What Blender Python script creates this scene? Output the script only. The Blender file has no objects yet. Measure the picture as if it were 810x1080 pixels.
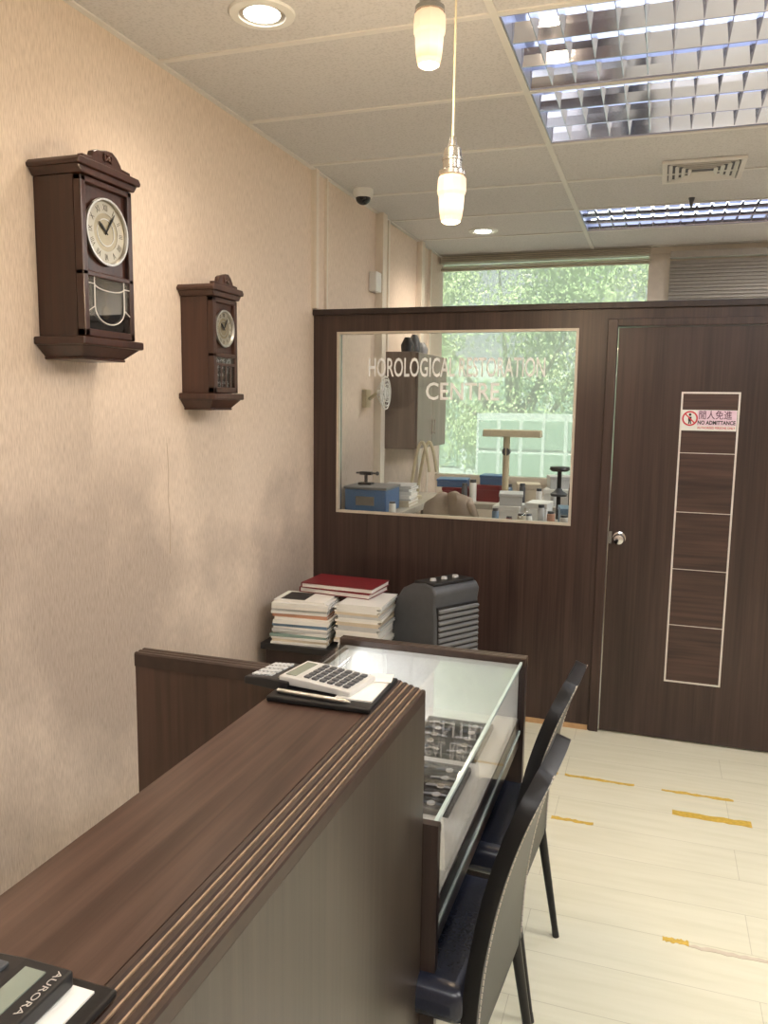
import bpy, bmesh, math, random
from mathutils import Vector, Matrix, Euler
random.seed(7)
SC=bpy.context.scene
COL=bpy.context.collection
XL=-1.734; H=2.770; D=3.962; YB=6.50; XR=2.6; YF=-2.6

# ------------------------------------------------------------------ materials
def rgb(r,g,b):
    f=lambda c:(c/255/12.92) if c/255<=.04045 else ((c/255+.055)/1.055)**2.4
    return (f(r),f(g),f(b),1)
def newmat(name):
    m=bpy.data.materials.new(name); m.use_nodes=True
    nt=m.node_tree; return m,nt,nt.nodes["Principled BSDF"]
def plain(name,col,rough=.5,metal=0,spec=.5,var=.06,scale=30,bump=0,coat=0):
    m,nt,b=newmat(name); N=nt.nodes; L=nt.links
    tc=N.new("ShaderNodeTexCoord"); no=N.new("ShaderNodeTexNoise"); no.inputs["Scale"].default_value=scale; no.inputs["Detail"].default_value=4
    L.new(tc.outputs["Object"],no.inputs["Vector"])
    r=N.new("ShaderNodeValToRGB"); c=Vector(col[:3])
    r.color_ramp.elements[0].position=.3; r.color_ramp.elements[1].position=.7
    r.color_ramp.elements[0].color=(*(c*(1-var)),1); r.color_ramp.elements[1].color=(*(c*(1+var)),1)
    L.new(no.outputs["Fac"],r.inputs["Fac"]); L.new(r.outputs["Color"],b.inputs["Base Color"])
    b.inputs["Roughness"].default_value=rough; b.inputs["Metallic"].default_value=metal
    b.inputs["Specular IOR Level"].default_value=spec; b.inputs["Coat Weight"].default_value=coat
    if bump:
        bp=N.new("ShaderNodeBump"); bp.inputs["Strength"].default_value=bump; bp.inputs["Distance"].default_value=.002
        L.new(no.outputs["Fac"],bp.inputs["Height"]); L.new(bp.outputs[0],b.inputs["Normal"])
    return m
def wood(name,c1,c2,axis="z",fine=90,rough=.38,c3=None,spec=.5):
    m,nt,b=newmat(name); N=nt.nodes; L=nt.links
    tc=N.new("ShaderNodeTexCoord"); mp=N.new("ShaderNodeMapping")
    s=[fine,fine,fine]; s["xyz".index(axis)]=1.6; mp.inputs["Scale"].default_value=s
    L.new(tc.outputs["Object"],mp.inputs["Vector"])
    n1=N.new("ShaderNodeTexNoise"); n1.inputs["Scale"].default_value=1; n1.inputs["Detail"].default_value=5; n1.inputs["Roughness"].default_value=.6; n1.inputs["Distortion"].default_value=.4
    L.new(mp.outputs[0],n1.inputs["Vector"])
    mp2=N.new("ShaderNodeMapping"); s2=[fine*.16]*3; s2["xyz".index(axis)]=.9; mp2.inputs["Scale"].default_value=s2
    L.new(tc.outputs["Object"],mp2.inputs["Vector"])
    n2=N.new("ShaderNodeTexNoise"); n2.inputs["Scale"].default_value=1; n2.inputs["Detail"].default_value=3; n2.inputs["Distortion"].default_value=1.2
    L.new(mp2.outputs[0],n2.inputs["Vector"])
    mx=N.new("ShaderNodeMath"); mx.operation="MULTIPLY_ADD"; mx.inputs[1].default_value=.5
    hf=N.new("ShaderNodeMath"); hf.operation="MULTIPLY"; hf.inputs[1].default_value=.5
    L.new(n2.outputs["Fac"],hf.inputs[0]); L.new(n1.outputs["Fac"],mx.inputs[0]); L.new(hf.outputs[0],mx.inputs[2])
    r=N.new("ShaderNodeValToRGB"); e=r.color_ramp.elements
    e[0].position=.35; e[0].color=c1; e[1].position=.66; e[1].color=c2
    L.new(mx.outputs[0],r.inputs["Fac"]); L.new(r.outputs["Color"],b.inputs["Base Color"])
    b.inputs["Roughness"].default_value=rough; b.inputs["Specular IOR Level"].default_value=spec
    bp=N.new("ShaderNodeBump"); bp.inputs["Strength"].default_value=.15; bp.inputs["Distance"].default_value=.001
    L.new(n1.outputs["Fac"],bp.inputs["Height"]); L.new(bp.outputs[0],b.inputs["Normal"])
    return m
def emis(name,col,st):
    m,nt,b=newmat(name); b.inputs["Base Color"].default_value=col
    b.inputs["Emission Color"].default_value=col; b.inputs["Emission Strength"].default_value=st; return m
def glass(name,tint=(.93,.97,.95,1),refl=1.0,haze=0,hazec=(.8,.9,.82,1)):
    m=bpy.data.materials.new(name); m.use_nodes=True; nt=m.node_tree; N=nt.nodes; L=nt.links; N.clear()
    o=N.new("ShaderNodeOutputMaterial"); mix=N.new("ShaderNodeMixShader"); t=N.new("ShaderNodeBsdfTransparent"); t.inputs[0].default_value=tint
    g=N.new("ShaderNodeBsdfGlossy"); g.inputs["Roughness"].default_value=.01
    fr=N.new("ShaderNodeFresnel"); fr.inputs["IOR"].default_value=1.5
    mu=N.new("ShaderNodeMath"); mu.operation="MULTIPLY"; mu.inputs[1].default_value=refl
    L.new(fr.outputs[0],mu.inputs[0]); L.new(mu.outputs[0],mix.inputs[0]); L.new(g.outputs[0],mix.inputs[2]); L.new(mix.outputs[0],o.inputs[0])
    if haze:
        tr=N.new("ShaderNodeBsdfTranslucent"); tr.inputs[0].default_value=hazec
        m2=N.new("ShaderNodeMixShader"); m2.inputs[0].default_value=haze
        L.new(t.outputs[0],m2.inputs[1]); L.new(tr.outputs[0],m2.inputs[2]); L.new(m2.outputs[0],mix.inputs[1])
    else: L.new(t.outputs[0],mix.inputs[1])
    return m

M={}
M["part"]=wood("partition_laminate",rgb(45,32,29),rgb(76,58,52),"z",100,.32)
M["door"]=wood("door_laminate",rgb(46,34,30),rgb(71,54,49),"z",90,.32)
M["doorh"]=wood("door_inlay_laminate",rgb(42,30,27),rgb(84,62,55),"x",60,.33)
M["top"]=wood("counter_laminate_top",rgb(52,37,31),rgb(98,75,64),"y",60,.28)
M["side"]=wood("counter_laminate_side",rgb(52,45,39),rgb(74,65,57),"z",80,.32)
M["wing"]=wood("wing_laminate",rgb(58,41,33),rgb(88,65,54),"z",60,.4)
M["dark"]=wood("dark_laminate",rgb(34,25,23),rgb(58,43,39),"z",60,.35)
M["ribd"]=plain("rib_dark_wood",rgb(56,41,34),.4,var=.2,scale=40)
M["ribl"]=plain("rib_worn_wood",rgb(152,126,102),.5,var=.3,scale=60)
M["clock"]=wood("clock_mahogany",rgb(40,23,18),rgb(70,42,33),"z",60,.28,spec=.6)
M["clock2"]=wood("clock_mahogany_dull",rgb(54,34,27),rgb(80,54,44),"z",60,.4)
M["brass"]=plain("brass",rgb(120,98,70),.35,1)
M["chrome"]=plain("chrome",rgb(215,215,215),.15,1)
M["alum"]=plain("brushed_aluminium",rgb(205,203,196),.35,1)
M["silver"]=plain("silver_trim",rgb(218,214,208),.4,.5)
M["dial"]=plain("silvered_dial",rgb(160,150,126),.28,.75)
M["dialr"]=plain("dial_chapter_ring",rgb(174,169,154),.32,.6)
M["wdial"]=plain("white_watch_dial",rgb(214,218,222),.4)
M["black"]=plain("black_plastic",rgb(28,28,30),.4)
M["blackp"]=plain("black_ink",rgb(15,15,16),.5)
M["ink"]=plain("numeral_ink",rgb(60,54,48),.5)
M["leather"]=plain("black_leather",rgb(24,23,24),.36,spec=.35,var=.10,scale=200,bump=.10)
M["seatl"]=plain("navy_black_leather",rgb(36,40,54),.26,var=.10,scale=200,bump=.10)
M["stitch"]=plain("pale_stitching",rgb(206,198,188),.7)
M["white"]=plain("white_plastic",rgb(226,226,222),.4,var=.02)
M["silverp"]=plain("silver_grey_plastic",rgb(206,206,204),.35,.2,var=.02)
M["paper"]=plain("paper",rgb(232,230,224),.7,var=.03)
M["grey"]=plain("grey_plastic",rgb(122,124,127),.4)
M["lgrey"]=plain("light_grey_key",rgb(190,192,192),.45)
M["slat"]=plain("slat_grey",rgb(176,182,190),.35,.5)
M["bluest"]=plain("blue_grey_strap",rgb(84,98,116),.5)
M["dgrey"]=plain("dark_grey_plastic",rgb(76,78,82),.42)
M["lcd"]=plain("lcd_panel",rgb(132,140,128),.2)
M["glass"]=glass("clear_glass",(.97,.985,.98,1),refl=.7)
M["glassw"]=glass("hazy_window_glass",(.94,.97,.94,1),.6,.35,(.92,.95,.90,1))
M["glassg"]=glass("clear_case_glass",(.995,.998,.996,1),.6)
M["gedge"]=plain("glass_cut_edge",rgb(186,202,198),.15)
M["tape"]=plain("yellow_tape",rgb(208,174,74),.6,var=.15,scale=60)
M["cream"]=plain("white_lining",rgb(234,235,233),.6)
M["tileed"]=plain("t_bar_white",rgb(220,217,212),.5,var=.02)
M["pipe"]=plain("white_paint",rgb(222,212,198),.5,var=.03)
M["blind"]=plain("blind_slat_grey",rgb(158,151,143),.5)
M["blindb"]=plain("blind_slat_beige",rgb(178,168,152),.5)
M["winfl"]=plain("window_frame_beige",rgb(200,190,176),.4,.2)
M["mirror"]=plain("louver_reflector",rgb(200,202,220),.08,.92,var=.02)
M["house"]=plain("fixture_housing",rgb(178,184,208),.3,.5)
M["tube"]=emis("fluorescent_tube",(.88,.94,1,1),4.0)
M["diff"]=emis("downlight_lens",(1,.95,.86,1),14)
M["panel"]=emis("fill_panel_glow",(1,.975,.96,1),13)  # glow of the added, unseen fill panels
M["socket"]=plain("lamp_socket_metal",rgb(176,174,170),.25,.9)
M["red"]=plain("dark_red_cover",rgb(118,26,36),.4)
M["blue"]=plain("blue_enamel",rgb(64,104,150),.4)
M["bluec"]=plain("blue_cover",rgb(100,126,150),.4)
M["green"]=plain("green_cover",rgb(130,154,146),.4)
M["tan"]=plain("tan_cover",rgb(204,192,170),.5)
M["orange"]=plain("orange_cover",rgb(186,138,112),.5)
M["bag"]=plain("grey_brown_cloth",rgb(160,144,128),.8,var=.15,scale=12)
M["beige"]=plain("beige_enamel",rgb(198,188,160),.4)
M["cab"]=wood("cabinet_laminate",rgb(106,94,86),rgb(134,120,111),"z",50,.4)
M["signr"]=plain("sign_red",rgb(200,60,76),.4)
M["signp"]=plain("sign_lilac",rgb(226,200,216),.4)
M["signd"]=plain("sign_dark_ink",rgb(84,36,72),.4)
M["etch"]=plain("white_vinyl_lettering",rgb(246,248,248),.6)
M["skirt"]=plain("light_wood_skirting",rgb(186,150,108),.5,var=.15)
M["screen"]=plain("dark_dome",rgb(30,30,34),.1)
M["bench"]=plain("bench_top_grey",rgb(170,164,152),.5)
M["tear"]=plain("wallpaper_tear",rgb(186,166,142),.7)
def bulbm():
    m,nt,b=newmat("frosted_bulb_glow"); N=nt.nodes; L=nt.links
    tc=N.new("ShaderNodeTexCoord"); sx=N.new("ShaderNodeSeparateXYZ"); L.new(tc.outputs["Object"],sx.inputs[0])
    mr=N.new("ShaderNodeMapRange"); mr.inputs["From Min"].default_value=-.065; mr.inputs["From Max"].default_value=.054; L.new(sx.outputs["Z"],mr.inputs["Value"])
    r=N.new("ShaderNodeValToRGB"); e=r.color_ramp.elements; e[0].position=0; e[0].color=(1,.55,.22,1); e[1].position=1; e[1].color=(.80,.50,.28,1)
    k=e.new(.14); k.color=(1,.66,.32,1); k=e.new(.34); k.color=(1,.92,.72,1); k=e.new(.62); k.color=(1,.78,.48,1)
    L.new(mr.outputs[0],r.inputs["Fac"]); L.new(r.outputs[0],b.inputs["Emission Color"]); b.inputs["Emission Strength"].default_value=.9
    b.inputs["Base Color"].default_value=(.4,.34,.28,1); b.inputs["Roughness"].default_value=.4; return m
M["bulb"]=bulbm()

def wallpaper():
    m,nt,b=newmat("cream_wallpaper"); N=nt.nodes; L=nt.links
    tc=N.new("ShaderNodeTexCoord"); mp=N.new("ShaderNodeMapping"); mp.inputs["Scale"].default_value=(320,320,30)
    L.new(tc.outputs["Object"],mp.inputs["Vector"])
    n=N.new("ShaderNodeTexNoise"); n.inputs["Scale"].default_value=1; n.inputs["Detail"].default_value=4; L.new(mp.outputs[0],n.inputs["Vector"])
    r=N.new("ShaderNodeValToRGB"); e=r.color_ramp.elements; e[0].position=.3; e[0].color=rgb(203,186,169); e[1].position=.62; e[1].color=rgb(228,212,196)
    L.new(n.outputs["Fac"],r.inputs["Fac"])
    n2=N.new("ShaderNodeTexNoise"); n2.inputs["Scale"].default_value=1.15; n2.inputs["Detail"].default_value=6; n2.inputs["Roughness"].default_value=.55; L.new(tc.outputs["Object"],n2.inputs["Vector"])
    # soiling collects in the band people brush against
    sx=N.new("ShaderNodeSeparateXYZ"); L.new(tc.outputs["Object"],sx.inputs[0])
    mr=N.new("ShaderNodeMapRange"); mr.inputs["From Min"].default_value=1.60; mr.inputs["From Max"].default_value=1.25; L.new(sx.outputs["Z"],mr.inputs["Value"])
    r2=N.new("ShaderNodeValToRGB"); e=r2.color_ramp.elements; e[0].position=.38; e[0].color=(0,0,0,1); e[1].position=.54; e[1].color=(1,1,1,1)
    L.new(n2.outputs["Fac"],r2.inputs["Fac"])
    ml=N.new("ShaderNodeMath"); ml.operation="MULTIPLY"; L.new(r2.outputs[0],ml.inputs[0]); L.new(mr.outputs[0],ml.inputs[1])
    m3=N.new("ShaderNodeMath"); m3.operation="MULTIPLY"; m3.inputs[1].default_value=.9; L.new(ml.outputs[0],m3.inputs[0])
    mx=N.new("ShaderNodeMixRGB"); mx.blend_type="MULTIPLY"; mx.inputs[2].default_value=(.64,.635,.64,1)
    L.new(m3.outputs[0],mx.inputs[0]); L.new(r.outputs[0],mx.inputs[1]); L.new(mx.outputs[0],b.inputs["Base Color"])
    b.inputs["Roughness"].default_value=.8
    bp=N.new("ShaderNodeBump"); bp.inputs["Strength"].default_value=.5; bp.inputs["Distance"].default_value=.002
    L.new(n.outputs["Fac"],bp.inputs["Height"]); L.new(bp.outputs[0],b.inputs["Normal"]); return m
M["wall"]=wallpaper()
def ceilm():
    m,nt,b=newmat("mineral_fibre_tile"); N=nt.nodes; L=nt.links
    tc=N.new("ShaderNodeTexCoord"); n=N.new("ShaderNodeTexNoise"); n.inputs["Scale"].default_value=110; n.inputs["Detail"].default_value=4; L.new(tc.outputs["Object"],n.inputs["Vector"])
    r=N.new("ShaderNodeValToRGB"); e=r.color_ramp.elements; e[0].position=.32; e[0].color=rgb(192,190,189); e[1].position=.52; e[1].color=rgb(208,206,205)
    L.new(n.outputs["Fac"],r.inputs["Fac"]); L.new(r.outputs[0],b.inputs["Base Color"]); b.inputs["Roughness"].default_value=.9
    bp=N.new("ShaderNodeBump"); bp.inputs["Strength"].default_value=.2; bp.inputs["Distance"].default_value=.002
    L.new(n.outputs["Fac"],bp.inputs["Height"]); L.new(bp.outputs[0],b.inputs["Normal"]); return m
M["ceil"]=ceilm()
def floorm():
    m,nt,b=newmat("cream_vinyl_planks"); N=nt.nodes; L=nt.links
    tc=N.new("ShaderNodeTexCoord"); mp=N.new("ShaderNodeMapping"); mp.inputs["Location"].default_value=(.3,-.02,0)
    L.new(tc.outputs["Object"],mp.inputs["Vector"])
    br=N.new("ShaderNodeTexBrick"); br.inputs["Scale"].default_value=1; br.inputs["Brick Width"].default_value=1.3; br.inputs["Row Height"].default_value=.2
    br.inputs["Mortar Size"].default_value=.0010; br.inputs["Mortar Smooth"].default_value=.2
    br.inputs["Color1"].default_value=rgb(230,227,204); br.inputs["Color2"].default_value=rgb(228,225,202); br.inputs["Mortar"].default_value=rgb(200,195,172)
    L.new(mp.outputs[0],br.inputs["Vector"])
    mp2=N.new("ShaderNodeMapping"); mp2.inputs["Scale"].default_value=(1.5,16,1); L.new(tc.outputs["Object"],mp2.inputs["Vector"])
    n=N.new("ShaderNodeTexNoise"); n.inputs["Scale"].default_value=2; n.inputs["Detail"].default_value=5; L.new(mp2.outputs[0],n.inputs["Vector"])
    r=N.new("ShaderNodeValToRGB"); e=r.color_ramp.elements; e[0].position=.3; e[0].color=(.93,.93,.90,1); e[1].position=.6; e[1].color=(1,1,1,1)
    L.new(n.outputs["Fac"],r.inputs["Fac"])
    mx=N.new("ShaderNodeMixRGB"); mx.blend_type="MULTIPLY"; mx.inputs[0].default_value=1
    L.new(br.outputs["Color"],mx.inputs[1]); L.new(r.outputs[0],mx.inputs[2]); L.new(mx.outputs[0],b.inputs["Base Color"])
    b.inputs["Roughness"].default_value=.10; return m
M["floor"]=floorm()

# ------------------------------------------------------------------ mesh builder
class MB:
    def __init__(s,org=(0,0,0)):
        s.bm=bmesh.new(); s.o=Vector(org); s.mi=0
    def _fin(s,vs,mat=None):
        fs=set()
        for v in vs:
            for f in v.link_faces: fs.add(f)
        for f in fs: f.material_index=s.mi
    def box(s,x0,x1,y0,y1,z0,z1,rot=None):
        c=Vector(((x0+x1)/2,(y0+y1)/2,(z0+z1)/2))-s.o
        mt=Matrix.Translation(c)
        if rot: mt=mt@Euler(rot).to_matrix().to_4x4()
        mt=mt@Matrix.Diagonal((abs(x1-x0),abs(y1-y0),abs(z1-z0),1))
        r=bmesh.ops.create_cube(s.bm,size=1,matrix=mt); s._fin(r["verts"]); return r["verts"]
    def cyl(s,p0,p1,r0,r1=None,seg=20,cap=True):
        if r1 is None: r1=r0
        p0=Vector(p0)-s.o; p1=Vector(p1)-s.o; d=p1-p0
        q=d.to_track_quat("Z","Y").to_matrix().to_4x4()
        r=bmesh.ops.create_cone(s.bm,cap_ends=cap,segments=seg,radius1=max(r0,1e-5),radius2=max(r1,1e-5),depth=d.length,matrix=Matrix.Translation((p0+p1)/2)@q)
        s._fin(r["verts"]); return r["verts"]
    def sph(s,c,r,sc=(1,1,1),u=20,v=12):
        mt=Matrix.Translation(Vector(c)-s.o)@Matrix.Diagonal((*sc,1))
        q=bmesh.ops.create_uvsphere(s.bm,u_segments=u,v_segments=v,radius=r,matrix=mt); s._fin(q["verts"]); return q["verts"]
    def tube(s,pts,r,seg=8):
        for a,b in zip(pts,pts[1:]): s.cyl(a,b,r,seg=seg)
        for a in pts[1:-1]: s.sph(a,r,u=seg,v=6)
    def prism(s,prof,axis,a,b):
        """prof list of 2D; axis 'x': (y,z), 'y': (x,z), 'z': (x,y)"""
        def P(p,t):
            if axis=="x": return Vector((t,p[0],p[1]))
            if axis=="y": return Vector((p[0],t,p[1]))
            return Vector((p[0],p[1],t))
        v0=[s.bm.verts.new(P(p,a)-s.o) for p in prof]; v1=[s.bm.verts.new(P(p,b)-s.o) for p in prof]
        n=len(prof)
        fs=[s.bm.faces.new(v0[::-1]),s.bm.faces.new(v1)]
        for i in range(n): fs.append(s.bm.faces.new((v0[i],v0[(i+1)%n],v1[(i+1)%n],v1[i])))
        for f in fs: f.material_index=s.mi
    def lathe(s,prof,c,axis="z",seg=28):
        """prof (r,h); ring profiles (both ends off-axis) close on themselves"""
        c=Vector(c)-s.o; rings=[]
        for r,h in prof:
            ring=[]
            for i in range(seg):
                t=2*math.pi*i/seg; a,b_=r*math.cos(t),r*math.sin(t)
                if axis=="z": p=Vector((a,b_,h))
                elif axis=="x": p=Vector((h,a,b_))
                else: p=Vector((b_,h,a))
                ring.append(s.bm.verts.new(c+p))
            rings.append(ring)
        pairs=list(zip(rings,rings[1:]))
        tor=prof[0][0]>.002 and prof[-1][0]>.002
        if tor: pairs.append((rings[-1],rings[0]))
        for A,B in pairs:
            for i in range(seg):
                f=s.bm.faces.new((A[i],A[(i+1)%seg],B[(i+1)%seg],B[i])); f.material_index=s.mi
        if not tor:
            for R in (rings[0],rings[-1]):
                f=s.bm.faces.new(R); f.material_index=s.mi
    def quad(s,pts):
        f=s.bm.faces.new([s.bm.verts.new(Vector(p)-s.o) for p in pts]); f.material_index=s.mi
def setp(o,**k):
    for a,b in k.items():
        if b is not None: o[a]=b
def make(name,mb,mats,parent=None,loc=None,rot=None,label=None,category=None,group=None,kind=None,bevel=0,smooth=False,sub=0,seg=2):
    me=bpy.data.meshes.new(name); bmesh.ops.recalc_face_normals(mb.bm,faces=mb.bm.faces[:]); mb.bm.to_mesh(me); mb.bm.free()
    if not isinstance(mats,(list,tuple)): mats=[mats]
    for m in mats: me.materials.append(M[m])
    if smooth:
        for p in me.polygons: p.use_smooth=True
    o=bpy.data.objects.new(name,me); COL.objects.link(o)
    if parent: o.parent=parent
    o.location=loc if loc is not None else ((0,0,0) if parent else mb.o)
    if rot: o.rotation_euler=rot
    setp(o,label=label,category=category,group=group,kind=kind)
    if bevel:
        b=o.modifiers.new("b","BEVEL"); b.width=bevel; b.segments=seg; b.limit_method="ANGLE"; b.angle_limit=math.radians(40); b.harden_normals=False
    if sub:
        q=o.modifiers.new("s","SUBSURF"); q.levels=sub; q.render_levels=sub
    if smooth:
        try: me.set_sharp_from_angle(angle=math.radians(38))
        except Exception: pass
    return o
def thing(name,loc,label,category,group=None,rot=None):
    e=bpy.data.objects.new(name,None); e.empty_display_size=.05; COL.objects.link(e); e.location=loc
    if rot: e.rotation_euler=rot
    setp(e,label=label,category=category,group=group); return e
def copything(src,loc,rot=None,label=None):
    n=src.copy(); COL.objects.link(n); n.location=loc
    if rot is not None: n.rotation_euler=rot
    if label: n["label"]=label
    def rec(a,b):
        for c in list(a.children):
            k=c.copy(); COL.objects.link(k); k.parent=b; rec(c,k)
    rec(src,n); return n
def text(name,body,size,loc,rot,mat,parent,sx=1.0,ext=.0006,bold=0,align="LEFT",kind=None):
    c=bpy.data.curves.new(name,"FONT"); c.body=body; c.size=size; c.extrude=ext; c.offset=bold; c.align_x=align; c.resolution_u=3
    t=bpy.data.objects.new(name,c); COL.objects.link(t); bpy.context.view_layer.update()
    dg=bpy.context.evaluated_depsgraph_get(); me=bpy.data.meshes.new_from_object(t.evaluated_get(dg))
    bpy.data.objects.remove(t); me.materials.clear(); me.materials.append(M[mat])
    w=max((v.co.x for v in me.vertices),default=0)
    o=bpy.data.objects.new(name,me); COL.objects.link(o); o.parent=parent; o.location=loc; o.rotation_euler=rot; o.scale=(sx,1,1)
    return o,w

# ------------------------------------------------------------------ room shell
def struct(name,boxes,mat,**k):
    mb=MB(); [mb.box(*b) for b in boxes]; return make(name,mb,mat,kind="structure",**k)
struct("floor",[(XL-.1,XR+.1,YF-.1,YB+.1,-.1,0)],"floor")
struct("wall_left",[(XL-.1,XL,YF-.1,YB+.1,0,H+.25)],"wall")
struct("wall_right",[(XR,XR+.1,YF-.1,YB+.1,0,H+.25)],"wall")
struct("wall_front",[(XL,XR,YF-.1,YF,0,H+.25)],"wall")
struct("wall_back",[(XL,XR,YB,YB+.12,0,1.0),(XL,XR,YB,YB+.12,2.72,H+.25),(1.5,XR,YB,YB+.12,1.0,2.72),(-.10,-.01,YB,YB+.12,1.0,2.72)],"pipe")
TX=-.538; TY=2.58; SX=1.29; SY=.6446
xs=[XL,TX,TX+SX,TX+2*SX,XR]; ys=[YF]+[TY+SY*i for i in range(-8,7) if YF<TY+SY*i<YB]+[YB]
def row(k): return TY+SY*k
fix_rows=[0,1,4]
mb=MB()
holes=[(TX,row(k)) for k in fix_rows]
for i in range(len(xs)-1):
    for j in range(len(ys)-1):
        if any(abs(xs[i]-h[0])<.01 and abs(ys[j]-h[1])<.01 for h in holes): continue
        mb.box(xs[i],xs[i+1],ys[j],ys[j+1],H,H+.02)
make("ceiling",mb,"ceil",kind="structure")
struct("trim_9",[(XL-.1,XR+.1,YF-.1,YB+.12,H+.25,H+.35)],"ceil")
mb=MB()
for x in xs[1:-1]: mb.box(x-.012,x+.012,YF,YB,H-.006,H+.001)
for y in ys[1:-1]: mb.box(XL,XR,y-.012,y+.012,H-.0055,H+.001)
mb.box(XL,XL+.022,YF,YB,H-.006,H+.001)
make("trim_1",mb,"tileed",kind="structure")
mb=MB()
pts=[(2.600,1.44),(2.607,1.33),(2.602,1.22),(2.612,1.12),(2.606,1.02)]
for a,b2 in zip(pts,pts[1:]): mb.prism([(a[0]-.002,a[1]),(a[0]+.002,a[1]),(b2[0]+.002,b2[1]),(b2[0]-.002,b2[1])],"x",XL,XL+.0005)
make("trim_10",mb,"tear",kind="structure")

# partition
PT=.07
struct("wall_partition",[(XL,-1.60,D,D+PT,0,2.045),(-.375,-.245,D,D+PT,0,2.045),(-1.60,-.375,D,D+PT,0,1.02),(-1.60,-.375,D,D+PT,1.96,2.045),(-.245,.72,D,D+PT,2.0,2.045),(.72,XR,D,D+PT,0,2.045)],"part")
struct("trim_2",[(XL,XR,D-.018,D+PT+.01,2.045,2.075)],"dark",bevel=.004)
struct("baseboard_partition",[(-.75,-.25,D-.006,D,0,.025)],"skirt")
fw=.012
struct("trim_3",[(-1.60,-.375,D-.008,D+.02,1.02,1.02+fw),(-1.60,-.375,D-.008,D+.02,1.96-fw,1.96),(-1.60,-1.60+fw,D-.008,D+.02,1.02+fw,1.96-fw),(-.375-fw,-.375,D-.008,D+.02,1.02+fw,1.96-fw)],"winfl")
g=struct("window_1",[(-1.588,-.387,D+.03,D+.036,1.032,1.948)],"glass")
e=thing("glass_lettering",(-1.44,D+.028,1.735),"white capital lettering applied to the workshop window glass","lettering")
def serif_line(body,size,x,z,width):
    t,w=text("lettering_line",body,size,(x,0,z),(math.pi/2,0,0),"etch",e,1,.0004,.0014); t.scale=(width/w,1,1); return t
serif_line("HOROLOGICAL RESTORATION",.134,0,0,.91)
serif_line("CENTRE",.122,.31,-.115,.38)

# door
struct("trim_4",[(-.245,-.20,D-.012,D+PT,0,2.0),(-.20,.675,D-.012,D+PT,1.965,2.0),(.675,.72,D-.012,D+PT,0,2.0)],"part",bevel=.003)
mb=MB((.237,D+.02,0)); mb.box(-.195,.670,D+.005,D+.045,.008,1.96); door=make("door_1",mb,"door",kind="structure",bevel=.002)
door["label"]="dark wood laminate flush door with silver inlay strip"
def dpart(name,boxes,mat,**k):
    mb=MB((.237,D+.02,0)); [mb.box(*b) for b in boxes]; return make(name,mb,mat,parent=door,loc=(0,0,0),**k)
dpart("inlay_panel",[(.103,.337,D+.003,D+.006,.303,1.66)],"doorh")
lz=[1.39,1.115,.845,.575]
dpart("inlay_frame",[(.095,.103,D+.001,D+.006,.295,1.668),(.337,.345,D+.001,D+.006,.295,1.668),(.103,.337,D+.001,D+.006,1.66,1.668),(.103,.337,D+.001,D+.006,.295,.303)],"silver")
dpart("inlay_line",[(.103,.337,D+.002,D+.006,z-.0015,z+.0015) for z in lz],"silver")
mb=MB((.237,D+.02,0)); mb.lathe([(.001,0),(.030,0),(.030,-.006),(.014,-.010),(.012,-.03),(.024,-.038),(.028,-.052),(.022,-.064),(.001,-.068)],(-.145,D+.005,.975),"y"); kn=make("door_knob",mb,"chrome",parent=door,smooth=True,label="round chrome door knob")
dpart("latch_plate",[(-.197,-.18,D+.002,D+.006,.945,1.005)],"chrome")
sg=thing("door_sign",(.218,D+.001,1.54),"white no admittance sign with red prohibition symbol","sign")
mb=MB(); mb.box(-.117,.117,-.003,0,-.047,.047); make("sign_plate",mb,"white",parent=sg)
mb=MB(); mb.box(-.05,.115,-.0036,-.0028,-.024,.045); make("sign_band",mb,"signp",parent=sg,label="pale lilac band")
mb=MB()
for i in range(36):
    a=i*math.pi/18; b2=(i+1)*math.pi/18
    r1,r2=.034,.027; P=lambda r,t:(-.081+r*math.cos(t),-.0038,.008+r*math.sin(t))
    mb.quad([P(r1,a),P(r1,b2),P(r2,b2),P(r2,a)])
mb.box(-.081-.028,-.081+.028,-.0044,-.0036,.008-.0028,.008+.0028,rot=(0,math.radians(45),0)); make("prohibition_ring",mb,"signr",parent=sg)
mb=MB(); mb.lathe([(.0001,0),(.006,0),(.006,.0004),(.0001,.0004)],(-.081,-.0038,.025),"y",14); mb.box(-.088,-.074,-.0038,-.003,-.003,.016); mb.box(-.087,-.082,-.0038,-.003,-.017,-.003,rot=(0,.15,0)); mb.box(-.080,-.075,-.0038,-.003,-.017,-.003,rot=(0,-.15,0)); make("pedestrian_figure",mb,"blackp",parent=sg)
text("sign_text","閒人免進",.042,(-.046,-.0042,.009),(math.pi/2,0,0),"signd",sg,.85,.0003,.0002)
t,w=text("sign_text","NO ADMITTANCE",.024,(-.048,-.0042,-.018),(math.pi/2,0,0),"blackp",sg,1,.0003,.0007); t.scale=(.16/w,1,1)
t,w=text("sign_text","AUTHORISED PERSONS ONLY",.014,(-.048,-.0042,-.038),(math.pi/2,0,0),"signr",sg,1,.0003,.0003); t.scale=(.16/w,1,1)

# wall trims over partition
struct("trim_5",[(XL,XL+.028,3.93,3.965,2.08,H),(XL,XL+.015,4.10,4.118,1.0,H)],"pipe")
struct("trim_6",[(XL,XL+.05,4.92,5.0,0,H),(XL,XL+.02,5.12,5.15,1.94,H)],"pipe")
struct("trim_7",[(XL,XL+.04,5.83,5.91,0,H),(XL,XL+.02,6.15,6.18,0,H)],"pipe")
mb=MB((XL,4.9,2.34)); mb.box(XL,XL+.05,4.80,4.90,2.28,2.40); make("junction_box",mb,"white",label="small white electrical box on the wall",category="electrical box",bevel=.006)

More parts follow.
